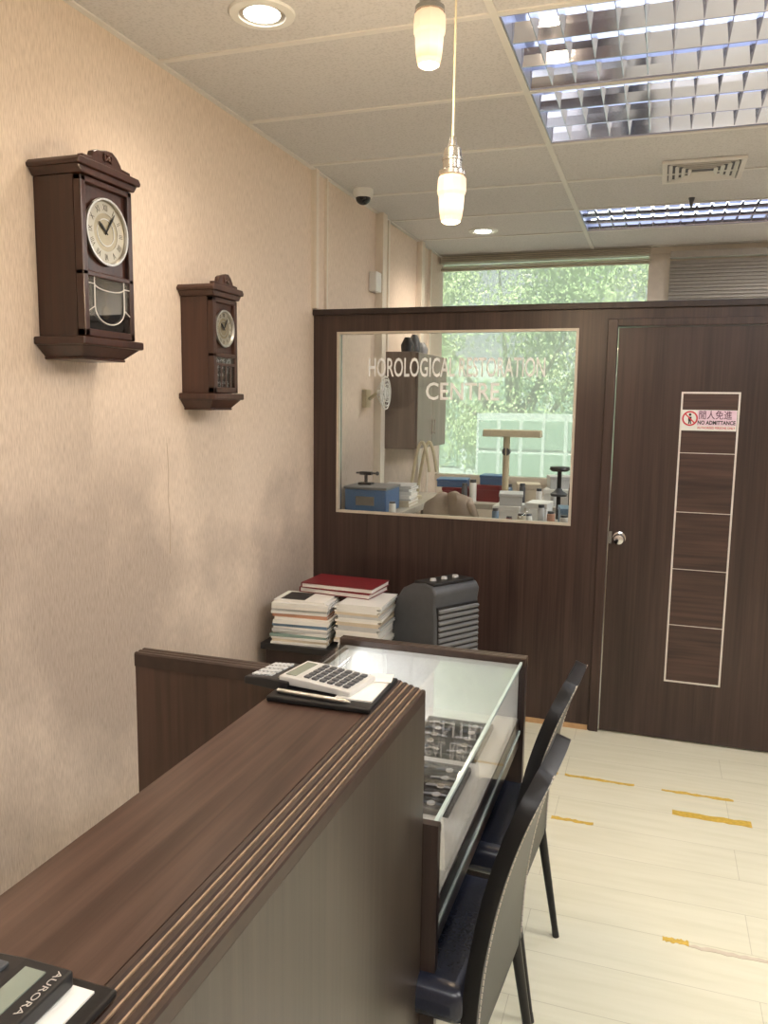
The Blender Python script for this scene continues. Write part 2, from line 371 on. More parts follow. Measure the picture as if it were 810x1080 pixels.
# windows rear
struct("window_2",[(-1.72,-.10,YB+.05,YB+.056,1.0,2.72)],"glassw")
struct("window_3",[(-.01,1.5,YB+.05,YB+.056,1.0,2.72)],"glassw")
struct("trim_8",[(XL,-.10,YB+.02,YB+.06,2.660,2.680),(XL,-.10,YB-.03,YB+.06,.97,1.02),(-.13,.02,YB-.02,YB+.06,1.0,2.72),(-.01,1.5,YB,YB+.06,2.660,2.680)],"winfl")
mb=MB((-.9,YB-.06,2.67))
for i in range(6): mb.box(-1.70,-.12,YB-.085,YB-.035,2.684+i*.015,2.6865+i*.015,rot=(.12,0,0))
mb.box(-1.70,-.12,YB-.08,YB-.04,2.668,2.677)
make("window_blind",mb,"blindb",label="raised beige venetian blind bundled under the ceiling",category="blind")
mb=MB((.7,YB-.06,1.05))
for i in range(66): mb.box(.02,1.5,YB-.078,YB-.045,1.05+i*.0245,1.053+i*.0245,rot=(.9,0,0))
mb.box(.02,1.5,YB-.09,YB-.03,2.675,2.72)
make("window_blind",mb,"blind",label="closed grey venetian blind over the window",category="blind")

# outside
def leafm():
    m,nt,b=newmat("leaf_green"); N=nt.nodes; L=nt.links
    tc=N.new("ShaderNodeTexCoord"); n=N.new("ShaderNodeTexNoise"); n.inputs["Scale"].default_value=1.1; n.inputs["Detail"].default_value=6; L.new(tc.outputs["Object"],n.inputs["Vector"])
    r=N.new("ShaderNodeValToRGB"); e=r.color_ramp.elements; e[0].position=.35; e[0].color=rgb(160,190,126); e[1].position=.65; e[1].color=rgb(214,226,174)
    L.new(n.outputs["Fac"],r.inputs["Fac"]); L.new(r.outputs[0],b.inputs["Base Color"]); b.inputs["Roughness"].default_value=.8
    return m
M["leaf"]=leafm()
M["bark"]=plain("bark",rgb(120,108,92),.8,var=.2)
M["facade"]=plain("pale_facade",rgb(206,214,202),.7)
M["gpane"]=plain("pale_office_glass",rgb(156,180,156),.3)
def tree(x,y,n,rx,rz,zc,lab):
    t=thing("tree",(x,y,-3),lab,"tree",group="trees outside the window")
    mb=MB(); mb.cyl((0,0,0),(.1,.1,3+zc-rz*.3),.16,.09,12)
    for k in range(7):
        a=k*.9; mb.cyl((.1,.1,2+zc*.6+k*.12),(rx*.7*math.cos(a),rx*.4*math.sin(a),3+zc+rz*.5*math.sin(k)),.05,.015,6)
    make("trunk",mb,"bark",parent=t,smooth=True)
    mb=MB()
    cl=[(random.uniform(-rx,rx),random.uniform(-rx*.35,rx*.35),random.uniform(-rz,rz)) for _ in range(60)]
    for i in range(n):
        c=random.choice(cl); p=Vector((c[0]+random.gauss(0,.24),c[1]+random.gauss(0,.2),3+zc+c[2]+random.gauss(0,.24)))
        R=Euler((random.random()*6,random.random()*6,random.random()*6)).to_matrix(); s=random.uniform(.018,.036)
        mb.quad([p+R@Vector(q) for q in ((-s,0,0),(0,-s*.6,0),(s,0,0),(0,s*.6,0))])
    make("foliage",mb,"leaf",parent=t,kind="stuff")
tree(-2.0,11.2,62000,1.9,1.8,2.7,"leafy green tree outside the workshop window")
tree(1.2,13.8,12000,1.3,1.7,2.6,"leafy green tree beside the pale building outside")
mb=MB((-2.5,16,-3)); mb.box(-10,5,16,16.5,-3,2.4)
mb.mi=1
for i in range(26):
    for j in range(5): mb.box(-9.8+i*.56,-9.8+i*.56+.44,15.97,16.02,-2.6+j*.98,-2.6+j*.98+.74)
make("building",mb,["facade","gpane"],label="pale office building with a grid of windows",category="building")
mb=MB((-1.2,8.6,-3)); mb.box(-1.85,-.62,8.6,9.4,-3,1.50)
mb.mi=1
for i in range(5):
    for j in range(6): mb.box(-1.82+i*.235,-1.82+i*.235+.195,8.58,8.61,-.62+j*.35,-.62+j*.35+.30)
make("annex_building",mb,["facade","gpane"],label="low pale annex with a grid of framed windows",category="building")

# ------------------------------------------------------------------ ceiling fixtures
def louvre(k,label,group="recessed louvre lights",dep=.050):
    x0,x1=TX+.014,TX+SX-.014; y0,y1=row(k)+.014,row(k+1)-.014
    e=thing("ceiling_light",((x0+x1)/2,(y0+y1)/2,H),label,"ceiling light",group)
    o=e.location
    mb=MB(o); t=.004; d=.095
    mb.box(x0,x1,y0,y1,H+d,H+d+t); mb.box(x0,x1,y0,y0+t,H-.002,H+d); mb.box(x0,x1,y1-t,y1,H-.002,H+d); mb.box(x0,x0+t,y0,y1,H-.002,H+d); mb.box(x1-t,x1,y0,y1,H-.002,H+d)
    make("housing",mb,"house",parent=e)
    lanes=3; lw=(y1-y0-.02)/lanes
    for i in range(lanes):
        yc=y0+.01+lw*(i+.5); mb=MB(o); mb.cyl((x0+.03,yc,H+dep+.018),(x1-.03,yc,H+dep+.018),.013,seg=12); make("fluorescent_tube",mb,"tube",parent=e,smooth=True)
    mb=MB(o)
    for i in range(lanes+1):
        yc=y0+.01+lw*i; w=.036 if dep>.04 else .012
        mb.prism([(yc-w,H+dep),(yc-w*.62,H+dep*.62),(yc-w*.3,H+dep*.25),(yc-.003,H),(yc+.003,H),(yc+w*.3,H+dep*.25),(yc+w*.62,H+dep*.62),(yc+w,H+dep)],"x",x0+.005,x1-.005)
    n=15
    for i in range(1,n):
        xc=x0+(x1-x0)*i/n; mb.prism([(xc-.010,H+dep),(xc-.004,H+dep*.4),(xc-.0015,H+.002),(xc+.0015,H+.002),(xc+.004,H+dep*.4),(xc+.010,H+dep)],"y",y0+.006,y1-.006)
    make("louvre_grid",mb,"mirror",parent=e,label="mirror-finish louvre grid")
    return e
for k,l,dp in ((0,"recessed fluorescent light with mirrored louvre grid over the shop",.05),(1,"recessed fluorescent light with mirrored louvre grid beside the air vent",.05),(4,"recessed fluorescent louvre light above the workshop",.020)): louvre(k,l,dep=dp)
def panel(x0,y0):  # out-of-view fill panels, added to give the room its main light
    e=thing("added_fill_panel",(x0+SX/2,y0+SY/2,H),"unseen flat white light panel added to light the room","ceiling light","added ceiling light panels")
    mb=MB(e.location); mb.box(x0+.02,x0+SX-.02,y0+.02,y0+SY-.02,H-.012,H-.006); make("diffuser",mb,"panel",parent=e)
    mb=MB(e.location)
    a,b2,c,d=x0+.005,x0+SX-.005,y0+.005,y0+SY-.005
    for q in ((a,b2,c,c+.015),(a,b2,d-.015,d),(a,a+.015,c,d),(b2-.015,b2,c,d)): mb.box(*q,H-.016,H-.006)
    make("frame",mb,"white",parent=e)
panel(TX,row(-6)); panel(TX+SX,row(-1)); panel(TX+SX,row(2)); panel(TX+SX,row(4)); panel(TX+SX,row(-4))
def downlight(x,y,label,pw):
    e=thing("downlight",(x,y,H),label,"downlight","round downlights")
    mb=MB((x,y,H)); mb.lathe([(.070,-.001),(.072,-.010),(.098,-.008),(.102,-.001)],(x,y,H)); make("trim_ring",mb,"white",parent=e,smooth=True)
    mb=MB((x,y,H)); mb.lathe([(.0005,-.003),(.055,-.003),(.055,-.006),(.0005,-.006)],(x,y,H)); make("lamp_lens",mb,"diff",parent=e,smooth=True)
    mb=MB((x,y,H)); mb.lathe([(.056,-.0005),(.069,-.0005),(.069,-.005),(.056,-.005)],(x,y,H)); make("reflector",mb,"alum",parent=e,smooth=True)
    L=bpy.data.lights.new("downlight_lamp","SPOT"); L.energy=pw; L.color=(1,.84,.68); L.spot_size=math.radians(150); L.spot_blend=1; L.shadow_soft_size=.08
    lo=bpy.data.objects.new("downlight_lamp",L); COL.objects.link(lo); lo.parent=e; lo.location=(0,0,-.03)
downlight(-1.21,2.37,"round recessed downlight, switched on, above the wall clocks",27)
downlight(-1.20,5.60,"round recessed downlight, switched on, above the workshop",60)
downlight(-1.21,.75,"round recessed downlight above the long counter",24)
downlight(-1.21,-.9,"round recessed downlight near the shop entrance",20)
e=thing("security_camera",(-1.62,4.38,H),"small white dome security camera on the ceiling","security camera")
mb=MB(); mb.lathe([(.001,0),(.055,0),(.057,-.02),(.048,-.045),(.001,-.045)],(0,0,0)); make("camera_base",mb,"white",parent=e,smooth=True)
mb=MB(); mb.sph((0,0,-.045),.042,(1,1,.9)); make("camera_dome",mb,"screen",parent=e,smooth=True)
e=thing("air_vent",(.14,4.47,H),"square white slatted ceiling air vent","air vent")
mb=MB()
for q in ((-.19,.19,-.19,-.165),(-.19,.19,.165,.19),(-.19,-.165,-.165,.165),(.165,.19,-.165,.165)): mb.box(*q,-.014,-.001)
make("vent_frame",mb,"tileed",parent=e,bevel=.002)
mb=MB()
for r in (.15,.12,.09,.06):
    for q,rt in (((-r,r,-r-.01,-r+.01),(.6,0,0)),((-r,r,r-.01,r+.01),(-.6,0,0)),((-r-.01,-r+.01,-r,r),(0,-.6,0)),((r-.01,r+.01,-r,r),(0,.6,0))): mb.box(*q,-.012,-.009,rot=rt)
make("vent_slats",mb,"tileed",parent=e)
mb=MB(); mb.box(-.165,.165,-.165,.165,-.003,-.001); make("vent_duct",mb,"dgrey",parent=e)
mb=MB((.11,5.05,H)); mb.lathe([(.001,0),(.018,0),(.012,-.02),(.006,-.05),(.016,-.055),(.016,-.06),(.001,-.06)],(.11,5.05,H)); make("sprinkler",mb,"dgrey",label="small fire sprinkler head on the ceiling",category="sprinkler",smooth=True)

# pendants
def pendant(x,y,z,label):
    e=thing("pendant_lamp",(x,y,z),label,"pendant lamp","hanging bulbs")
    mb=MB(); mb.cyl((0,0,.13),(0,0,H-z-.02),.0028,seg=8); make("cord",mb,"beige",parent=e)
    mb=MB(); mb.lathe([(.001,0),(.04,0),(.04,-.02),(.001,-.025)],(0,0,H-z)); make("ceiling_rose",mb,"white",parent=e,smooth=True)
    mb=MB(); mb.lathe([(.001,.150),(.008,.148),(.012,.125),(.022,.118),(.024,.098),(.026,.096),(.026,.090),(.024,.088),(.024,.07),(.034,.064),(.034,.054),(.001,.054)],(0,0,0)); make("lamp_socket",mb,"socket",parent=e,smooth=True)
    prof=[(.001,.053),(.030,.053),(.037,.044),(.038,.030),(.038,.012),(.034,.004),(.0335,-.010),(.032,-.030),(.029,-.048),(.025,-.060),(.018,-.064),(.001,-.065)]
    mb=MB(); mb.lathe(prof,(0,0,0),seg=10); make("bulb",mb,"bulb",parent=e,label="frosted faceted glass bulb")
    L=bpy.data.lights.new("bulb_lamp","POINT"); L.energy=8; L.color=(1,.76,.48); L.shadow_soft_size=.03
    lo=bpy.data.objects.new("bulb_lamp",L); COL.objects.link(lo); lo.parent=e; lo.location=(0,0,-.11)
pendant(-.535,2.1,2.125,"hanging frosted glass bulb, glowing warm, on a long cord")
pendant(-.545,1.9,2.43,"hanging frosted glass bulb, glowing warm, on a short cord")

# ------------------------------------------------------------------ clocks
def clock(loc,w,h,d,mat,label,cage,ds):
    e=thing("wall_clock",loc,label,"clock","pendulum wall clocks")
    hw=w/2; bw=hw-.018
    mb=MB(); mb.box(0,d-.03,-bw,bw,.012,h-.02); make("case_body",mb,mat,parent=e,bevel=.002)
    mb=MB(); mb.prism([(-hw-.006,h),(-hw-.010,h+.010),(-hw,h+.022),(hw,h+.022),(hw+.010,h+.010),(hw+.006,h)],"x",0,d+.012); mb.prism([(-bw-.004,h-.02),(-hw-.002,h),(hw+.002,h),(bw+.004,h-.02)],"x",0,d+.004); make("hood",mb,mat,parent=e,bevel=.003)
    pr=[(-hw*.82,h+.022),(-hw*.80,h+.034)]
    for i in range(9): 
        t=i/8*math.pi; pr.append((-hw*.50*math.cos(t)-0,h+.036+.034*math.sin(t)+.004*math.sin(4*t)))
    pr+=[(hw*.80,h+.034),(hw*.82,h+.022)]
    mb=MB(); mb.prism(pr,"x",d-.02,d); make("crest",mb,mat,parent=e,bevel=.003)
    mb=MB()
    for s in (-1,1):
        pts=[(d+.003,s*(.012+.022*t*math.cos(t*3)),h+.036+.020*math.sin(t*3.0)) for t in [i/8 for i in range(9)]]
        mb.tube(pts,.0035,6)
    mb.sph((d+.003,0,h+.045),.007); make("crest_carving",mb,mat,parent=e,smooth=True)
    mb=MB(); mb.box(0,d+.010,-hw-.008,hw+.008,-.012,.012); make("base_board",mb,mat,parent=e,bevel=.005)
    mb=MB()
    v=[]
    for (z,s,dd) in ((-.012,1,d),(-.045,.72,d*.8)):
        v.append([Vector((0,-hw*s,z)),Vector((dd,-hw*s,z)),Vector((dd,hw*s,z)),Vector((0,hw*s,z))])
    vv=[[mb.bm.verts.new(p) for p in r] for r in v]
    mb.bm.faces.new(vv[0]); mb.bm.faces.new(vv[1][::-1])
    for i in range(4): mb.bm.faces.new((vv[0][i],vv[0][(i+1)%4],vv[1][(i+1)%4],vv[1][i]))
    mb.box(0,d*.8+.004,-hw*.74,hw*.74,-.052,-.044); make("base_moulding",mb,mat,parent=e,bevel=.003)
    zs=h*.40; fwd=.022
    door=MB(); x0,x1=d-.03,d-.004
    door.box(x0,x1,-bw,-bw+fwd,.014,h-.022); door.box(x0,x1,bw-fwd,bw,.014,h-.022); door.box(x0,x1,-bw,bw,.014,.014+fwd); door.box(x0,x1,-bw,bw,h-.022-fwd*.8,h-.022); door.box(x0,x1,-bw,bw,zs-.008,zs+.008)
    dr=make("case_door",door,mat,parent=e,bevel=.003)
    rd=bw-fwd-.002; zc=(zs+.008+h-.022-fwd*.8)/2
    mb=MB(); mb.lathe([(rd-.002,-.004),(rd+.004,-.002),(rd+.003,.004),(rd-.003,.004),(rd-.006,-.003)],(x1-.004,0,zc),"x",40); make("dial_bezel",mb,"alum",parent=dr,smooth=True)
    mb=MB(); mb.box(x1-.018,x1-.014,-bw+fwd,bw-fwd,zs,h-.03); make("dial_backing",mb,mat,parent=e)
    mb=MB(); mb.lathe([(.0005,0),(rd-.002,0),(rd-.002,.004),(.0005,.004)],(x1-.014,0,zc),"x",40); mb.mi=1
    mb.lathe([(rd*.58,.0042),(rd*.95,.0042),(rd*.95,.0050),(rd*.58,.0050)],(x1-.014,0,zc),"x",40); mb.mi=2
    mb.lathe([(rd*.40,.0042),(rd*.43,.0042),(rd*.43,.0052),(rd*.40,.0052)],(x1-.014,0,zc),"x",32)
    dl=make("dial",mb,["dial","dialr","alum"],parent=e)
    nums=["XII","I","II","III","IIII","V","VI","VII","VIII","IX","X","XI"]
    for i,n in enumerate(nums):
        a=i*math.pi/6; r=rd*.66
        R=Matrix.Rotation(-a,3,"X"); p=R@Vector((0,0,r)); 
        o,wt=text("numeral",n,rd*.28,(x1-.0088,p.y,zc+p.z),(0,0,0),"ink",dl,1,.0003,-.0002,align="CENTER")
        o.rotation_euler=(R@Euler((math.pi/2,0,math.pi/2)).to_matrix()).to_euler(); o.scale=(.7,1,1)
    for nm,L_,a,wd in (("hour_hand",.45,math.radians(-50),.004),("minute_hand",.78,math.radians(35),.003)):
        mb=MB(); L2=rd*L_; mb.prism([(-wd/2,-.008),(wd/2,-.008),(wd,L2*.7),(0,L2),(-wd,L2*.7)],"x",0,.0012)
        make(nm,mb,"blackp",parent=dl,loc=(x1-.007,0,zc),rot=(-a,0,0))
    mb=MB(); mb.box(x1-.006,x1-.004,-bw+fwd,bw-fwd,.036,zs-.006); make("door_glass",mb,"glass",parent=dr)
    mb=MB(); mb.box(x1-.024,x1-.022,-bw+fwd,bw-fwd,.03,zs); make("pendulum_recess",mb,"blackp",parent=e)
    mb=MB(); mb.lathe([(.0005,0),(.020*ds,0),(.017*ds,.004),(.0005,.005)],(x1-.018,0,.036+(zs-.04)*.36),"x",24); mb.box(x1-.017,x1-.015,-.0015,.0015,.036+(zs-.04)*.36,zs); make("pendulum",mb,"brass",parent=e,smooth=True)
    mb=MB(); yb=bw-fwd; zb,zt=.036,zs-.006
    if cage:
        hh=zt-zb; X=x1-.002; y1_=yb*.72; ztop=zt-hh*.14; zm=zb+hh*.44
        dip=[(X,y1_*math.cos(t),ztop-hh*.10*math.sin(t)) for t in [math.pi*i/8 for i in range(1,8)]]
        path=[(X,-y1_,ztop),(X,-y1_,zm)]+[(X,-y1_*math.cos(t),zm-hh*.32*math.sin(t)) for t in [math.pi*i/12 for i in range(1,12)]]+[(X,y1_,zm),(X,y1_,ztop)]+dip+[(X,-y1_,ztop)]
        mb.tube(path,.0020,6)
        for s in (-1,1):
            mb.cyl((X,s*y1_,ztop),(X,s*y1_,zt),.0016,seg=6); mb.cyl((X,s*y1_,ztop),(X,s*yb,ztop),.0016,seg=6); mb.cyl((X,s*y1_,zm),(X,s*yb,zm-hh*.1),.0016,seg=6)
    else:
        for i in range(5): mb.box(x1-.003,x1,-yb+yb*2*i/4-.003,-yb+yb*2*i/4+.003,zb,zt*.8)
        mb.box(x1-.003,x1,-yb,yb,zt*.78,zt*.84)
    make("door_leading",mb,"silver" if cage else mat,parent=dr,smooth=False)
    return e
clock((XL,2.078,1.766),.270,.482,.168,"clock","carved dark mahogany pendulum wall clock with leaded lower glass",True,1)
clock((XL,2.80,1.615),.218,.392,.145,"clock2","smaller dull brown wooden wall clock with silvered dial",False,.7)

# ------------------------------------------------------------------ counter (long hutch) + wing
ZC=1.07; CX0,CX1=-.641,-.39; CY0,CY1=-.6,1.43
e=thing("reception_counter",(-.515,.4,0),"long dark wood laminate counter with worn ribbed edge","counter"); o=e.location
mb=MB(o); mb.box(CX0+.0,CX1-.060,CY0,CY1,ZC-.03,ZC); make("countertop",mb,"top",parent=e)
mb=MB(o); mb.box(CX1-.024,CX1-.002,CY0,CY1,0,ZC-.035); make("front_panel",mb,"side",parent=e)
mb=MB(o); mb.box(CX0+.01,CX0+.03,CY0,CY1-.04,0,ZC-.03); make("back_panel",mb,"wing",parent=e)
for ya,yb in ((CY1-.03,CY1-.002),(CY0,CY0+.03)):
    mb=MB(o); mb.box(CX0+.03,CX1-.03,ya,yb,0,ZC-.03); make("end_panel",mb,"dark",parent=e)
mb=MB(o); n=5; pw=.012
for i in range(n):
    x0=CX1-.060+i*pw; zt=ZC+.001-i*.0034
    mb.mi=0; mb.prism([(x0,ZC-.036),(x0,zt-.004),(x0+.0022,zt),(x0+.0080,zt),(x0+.0098,zt-.003),(x0+.0098,ZC-.036)],"y",CY0,CY1)
    if i<n-1:
        mb.mi=1; mb.box(x0+.0097,x0+pw+.0001,CY0,CY1,ZC-.03,zt-.0032)
make("ribbed_edge",mb,["ribd","ribl"],parent=e,label="ribbed edge moulding worn to bare wood")
def ribtop(o,x0,x1,y0,y1,z,par,nm="ribbed_edge"):
    mb=MB(o); n=3; w=(y1-y0)/n
    for i in range(n):
        a=y0+i*w; mb.mi=0; mb.prism([(a,z-.03),(a,z-.003),(a+w*.2,z),(a+w*.66,z),(a+w*.80,z-.003),(a+w*.80,z-.03)],"x",x0,x1)
        mb.mi=1; mb.box(x0,x1,a+w*.79,a+w,z-.03,z-.0025)
    make(nm,mb,["ribd","ribl"],parent=par,label="ribbed top edge worn to bare wood")
e=thing("side_panel",(-.83,1.41,0),"dark wood side panel with ribbed top joining the counter","panel"); o=e.location
mb=MB(o); mb.box(-1.02,CX0,1.395,1.43,0,ZC-.03); make("panel_board",mb,"wing",parent=e)
ribtop(o,-1.02,CX0,1.392,1.433,ZC+.001,e)

# ------------------------------------------------------------------ display case
X0,X1,Y0,Y1,ZT=-.99,-.37,1.435,2.515,.78; ZD=.590
e=thing("display_case",(-.68,1.97,0),"glass-topped dark wood watch display case","display case"); o=e.location; case=e
mb=MB(o); mb.box(X0,X1+.008,Y0,Y0+.02,0,ZT+.002); make("end_panel",mb,"dark",parent=e)
mb=MB(o); mb.box(X0-.01,X1+.012,Y1,Y1+.035,0,ZT-.005); make("end_panel",mb,"dark",parent=e)
ribtop(o,X0-.01,X1+.012,Y1-.002,Y1+.037,ZT+.014,e)
mb=MB(o); mb.box(X0,X1-.004,Y0+.02,Y1,.49,ZD-.004); make("deck",mb,"dark",parent=e)
mb=MB(o); mb.box(X0+.012,X1-.012,Y0+.022,Y1-.002,ZD-.004,ZD); mb.box(X0+.012,X1-.01,Y1-.008,Y1-.002,ZD,ZT-.009); mb.box(X0+.012,X1-.01,Y0+.021,Y0+.026,ZD,ZT-.009); mb.box(X0+.0125,X0+.017,Y0+.03,Y1-.01,ZD,ZT-.009); mb.box(X1-.0145,X1-.0075,Y0+.022,Y1-.002,.548,ZD); make("deck_lining",mb,"cream",parent=e,label="white inner lining")
mb=MB(o); mb.box(X0,X0+.012,Y0+.02,Y1,ZD-.004,ZT-.008); make("back_board",mb,"dark",parent=e)
mb=MB(o); mb.box(X0+.02,X0+.04,Y0+.02,Y1,.02,.49); make("modesty_panel",mb,"dark",parent=e)
mb=MB(o); mb.box(X0,X1,Y0+.02,Y1-.002,ZT-.007,ZT); make("glass_top",mb,"glassg",parent=e)
mb=MB(o); mb.box(X1-.006,X1,Y0+.02,Y1-.002,.545,ZT-.007); make("glass_front",mb,"glassg",parent=e)
mb=MB(o); mb.box(X1-.007,X1+.001,Y0+.02,Y1-.002,ZT-.008,ZT+.0008); mb.box(X1-.004,X1+.002,Y0+.02,Y1,.540,.549); make("glass_edging",mb,"gedge",parent=e,label="polished glass edge")
mb=MB(o); mb.box(X0+.018,X0+.036,Y0+.04,Y1-.03,ZT-.024,ZT-.010); make("fill_light_rail",mb,"alum",parent=e)  # made-up rail that goes with the added fill light
L=bpy.data.lights.new("case_fill_light","AREA"); L.shape="RECTANGLE"; L.size=.02; L.size_y=1.0; L.energy=2.4; L.color=(.96,.98,1)  # fill light added inside the case to brighten its interior
lo=bpy.data.objects.new("case_fill_light",L); COL.objects.link(lo); lo.parent=e; lo.location=(X0+.040-o.x,0.005,ZT-.028); lo.rotation_euler=(0,math.radians(-55),0)
def tray(y0,y1,x0,x1,label):
    c=((x0+x1)/2,(y0+y1)/2,ZD); t=thing("watch_tray",c,label,"tray","watch trays in the display case")
    mb=MB((c[0],c[1],0)); mb.box(x0,x1,y0,y1,0,.010); make("tray_base",mb,"black",parent=t)
    mb=MB((c[0],c[1],0)); w=.005
    for q in ((x0,x1,y0,y0+w),(x0,x1,y1-w,y1),(x0,x0+w,y0+w,y1-w),(x1-w,x1,y0+w,y1-w)): mb.box(*q,.010,.016)
    make("tray_rim",mb,"dgrey",parent=t,bevel=.001)
def mkwatch(loc,strap,dialm):
    e=thing("wristwatch",loc,"wristwatch laid in a display tray","watch","wristwatches in the trays")
    k=.62
    mb=MB(); mb.lathe([(.0005,.0),(.017*k,.0),(.019*k,.002),(.019*k,.004*k),(.016*k,.006*k),(.0005,.006*k)],(0,0,.002)); make("watch_case",mb,"silver",parent=e,smooth=True)
    mb=MB(); mb.lathe([(.0005,0),(.0145*k,0),(.0145*k,.0006),(.0005,.0006)],(0,0,.002+.006*k)); make("watch_dial",mb,dialm,parent=e)
    for s in (-1,1):
        mb=MB(); pts=[(.016*k,.005),(.030*k,.005),(.050*k,.004),(.066*k,.0028)]
        for a,b2 in zip(pts,pts[1:]): mb.prism([(s*a[0],a[1]),(s*b2[0],b2[1]),(s*b2[0],b2[1]-.0022),(s*a[0],a[1]-.0022)],"y",-.0045,.0045)
        make("strap",mb,strap,parent=e)
    return e
trs=[(1.50,1.76),(1.82,2.08),(2.14,2.40)]
for a,b2 in trs: tray(a,b2,-.645,-.435,"black tray holding rows of wristwatches")
mats3=[("slat","dialr"),("slat","wdial"),("bluest","wdial"),("silver","bluest"),("dgrey","dial")]
protos=[mkwatch((0,0,0),*m) for m in mats3]; used=[False]*5
def place(k,loc,rz):
    if not used[k]: protos[k].location=loc; protos[k].rotation_euler=(0,0,rz); used[k]=True
    else: copything(protos[k],loc,rot=(0,0,rz))
i=0
for a,b2 in trs:
    for j in range(5):
        for xx in (-.592,-.488): place([0,1,2,0,3,1,4,2][(i*5)%8],(xx,a+.034+j*.048,ZD+.010),random.uniform(-.08,.08)); i+=1
for j in range(9): place([2,0,3,1,4][j%5],(-.82,1.55+j*.095,ZD),random.uniform(-.06,.06))

# ------------------------------------------------------------------ chairs
def chair(loc,rz,label):
    e=thing("chair",loc,label,"chair","leather customer chairs",rot=(0,0,rz))
    mb=MB(); vs=mb.box(-.25,.185,-.21,.21,.385,.468)
    make("seat",mb,"seatl",parent=e,bevel=.032,seg=5,smooth=True,label="padded black leather seat")
    prof=[(.186,.33),(.188,.40),(.191,.46),(.196,.52),(.204,.58),(.214,.64),(.227,.70),(.243,.76),(.262,.82),(.281,.872),(.289,.896)]
    P=prof; S=[0]
    for a,b2 in zip(P,P[1:]): S.append(S[-1]+math.hypot(b2[0]-a[0],b2[1]-a[1]))
    T=S[-1]; rc=.13
    def hw(s):
        base=.204-.040*(s/T)**1.3; q=T-s
        if q>=rc: return base
        k=1-q/rc; return base-.090+.090*math.sqrt(max(0,1-k**2.4))
    def catmull(s):
        j=max(k for k in range(len(S)) if S[k]<=s+1e-9); j=min(j,len(S)-2); t=(s-S[j])/(S[j+1]-S[j])
        p0=P[max(j-1,0)];p1=P[j];p2=P[j+1];p3=P[min(j+2,len(P)-1)]
        return [0.5*((2*p1[c])+(-p0[c]+p2[c])*t+(2*p0[c]-5*p1[c]+4*p2[c]-p3[c])*t*t+(-p0[c]+3*p1[c]-3*p2[c]+p3[c])*t**3) for c in (0,1)]
    rows=[]
    for i in range(49):
        s=T*.76*i/32 if i<=32 else T*.76+T*.24*math.sin((i-32)/16*math.pi/2)
        x,z=catmull(min(s,T)); rows.append((x,z,hw(min(s,T)),s))
    mb=MB(); nc=14; G=[]
    for (x,z,h_,s) in rows:
        r=[]
        for c in range(nc+1):
            u=-1+2*c/nc; yy=u*h_; r.append(mb.bm.verts.new((x+.012*(1-(yy/.21)**2)*(s/T),yy,z)))
        G.append(r)
    for a,b2 in zip(G,G[1:]):
        for c in range(nc): mb.bm.faces.new((a[c],a[c+1],b2[c+1],b2[c]))
    bk=make("backrest",mb,"leather",parent=e,smooth=True,label="curved black leather backrest")
    so=bk.modifiers.new("so","SOLIDIFY"); so.thickness=.032; so.offset=0
    bv=bk.modifiers.new("b","BEVEL"); bv.width=.012; bv.segments=4; bv.limit_method="ANGLE"; bv.angle_limit=math.radians(50)
    for side in (-1,1):
        mb=MB()
        for off,face in ((.015,.0172),):
            path=[Vector((x+.012*(1-((h_-off)/.21)**2)*(s/T)+face,side*(h_-off),z)) for (x,z,h_,s) in rows[2:46]]
            for a,b2 in zip(path,path[1:]): mb.cyl(a,a.lerp(b2,.72),.0016,seg=5)
        make("stitching",mb,"stitch",parent=e,kind="stuff")
    for sx,sy in ((-1,-1),(-1,1),(1,-1),(1,1)):
        mb=MB()
        if sx<0: p0,p1=Vector((-.21,sy*.18,.40)),Vector((-.22,sy*.185,0))
        else: p0,p1=Vector((.18,sy*.18,.40)),Vector((.248,sy*.185,0))
        mb.cyl(p0,p0.lerp(p1,.94),.015,.0095,12); mb.mi=1; mb.cyl(p0.lerp(p1,.94),p1,.010,.0105,12)
        make("leg",mb,["leather","black"],parent=e,smooth=True)
    return e
chair((-.458,1.615,0),-.07,"black leather dining-style chair with pale stitching beside the counter")
chair((-.466,2.14,0),-.06,"black leather chair with pale stitching drawn up to the display case")

# ------------------------------------------------------------------ books, stand, cooler
e=thing("low_stand",(-1.42,3.48,0),"low black stand carrying piles of books","stand"); o=e.location
mb=MB(o); mb.box(-1.70,-1.135,3.27,3.68,.455,.485); make("stand_top",mb,"black",parent=e,bevel=.003)
mb=MB(o); mb.box(-1.68,-1.15,3.29,3.66,.20,.455); make("stand_body",mb,"dark",parent=e)
for x in (-1.66,-1.17):
    for y in (3.31,3.64):
        mb=MB(o); mb.box(x-.02,x+.02,y-.02,y+.02,0,.2); make("leg",mb,"black",parent=e)
def book(x0,x1,y0,y1,z,t,cm,label,group,rz=0,cat="book",name="book"):
    c=((x0+x1)/2,(y0+y1)/2,z); e=thing(name,c,label,cat,group,rot=(0,0,rz))
    w,d=(x1-x0)/2,(y1-y0)/2; ct=min(.003,t*.2)
    mb=MB(); mb.box(-w,w,-d,d,0,ct); mb.box(-w,w,-d,d,t-ct,t); mb.box(-w,w,-d,-d+.003,ct,t-ct) if rz>=0 else mb.box(-w,-w+.003,-d,d,ct,t-ct)
    make("cover",mb,cm,parent=e)
    mb=MB(); mb.box(-w+.004,w-.004,-d+.004 if rz>=0 else -d+.005,d-.004,ct,t-ct); make("pages",mb,"paper",parent=e)
    return e
cn={"tan":"tan","green":"green","white":"white","orange":"orange","bluec":"blue","paper":"cream","black":"black","lgrey":"pale grey"}
z=.486; cols=["white","tan","paper","green","white","lgrey","paper","bluec","white","paper","orange","white","lgrey","paper"]; i=0
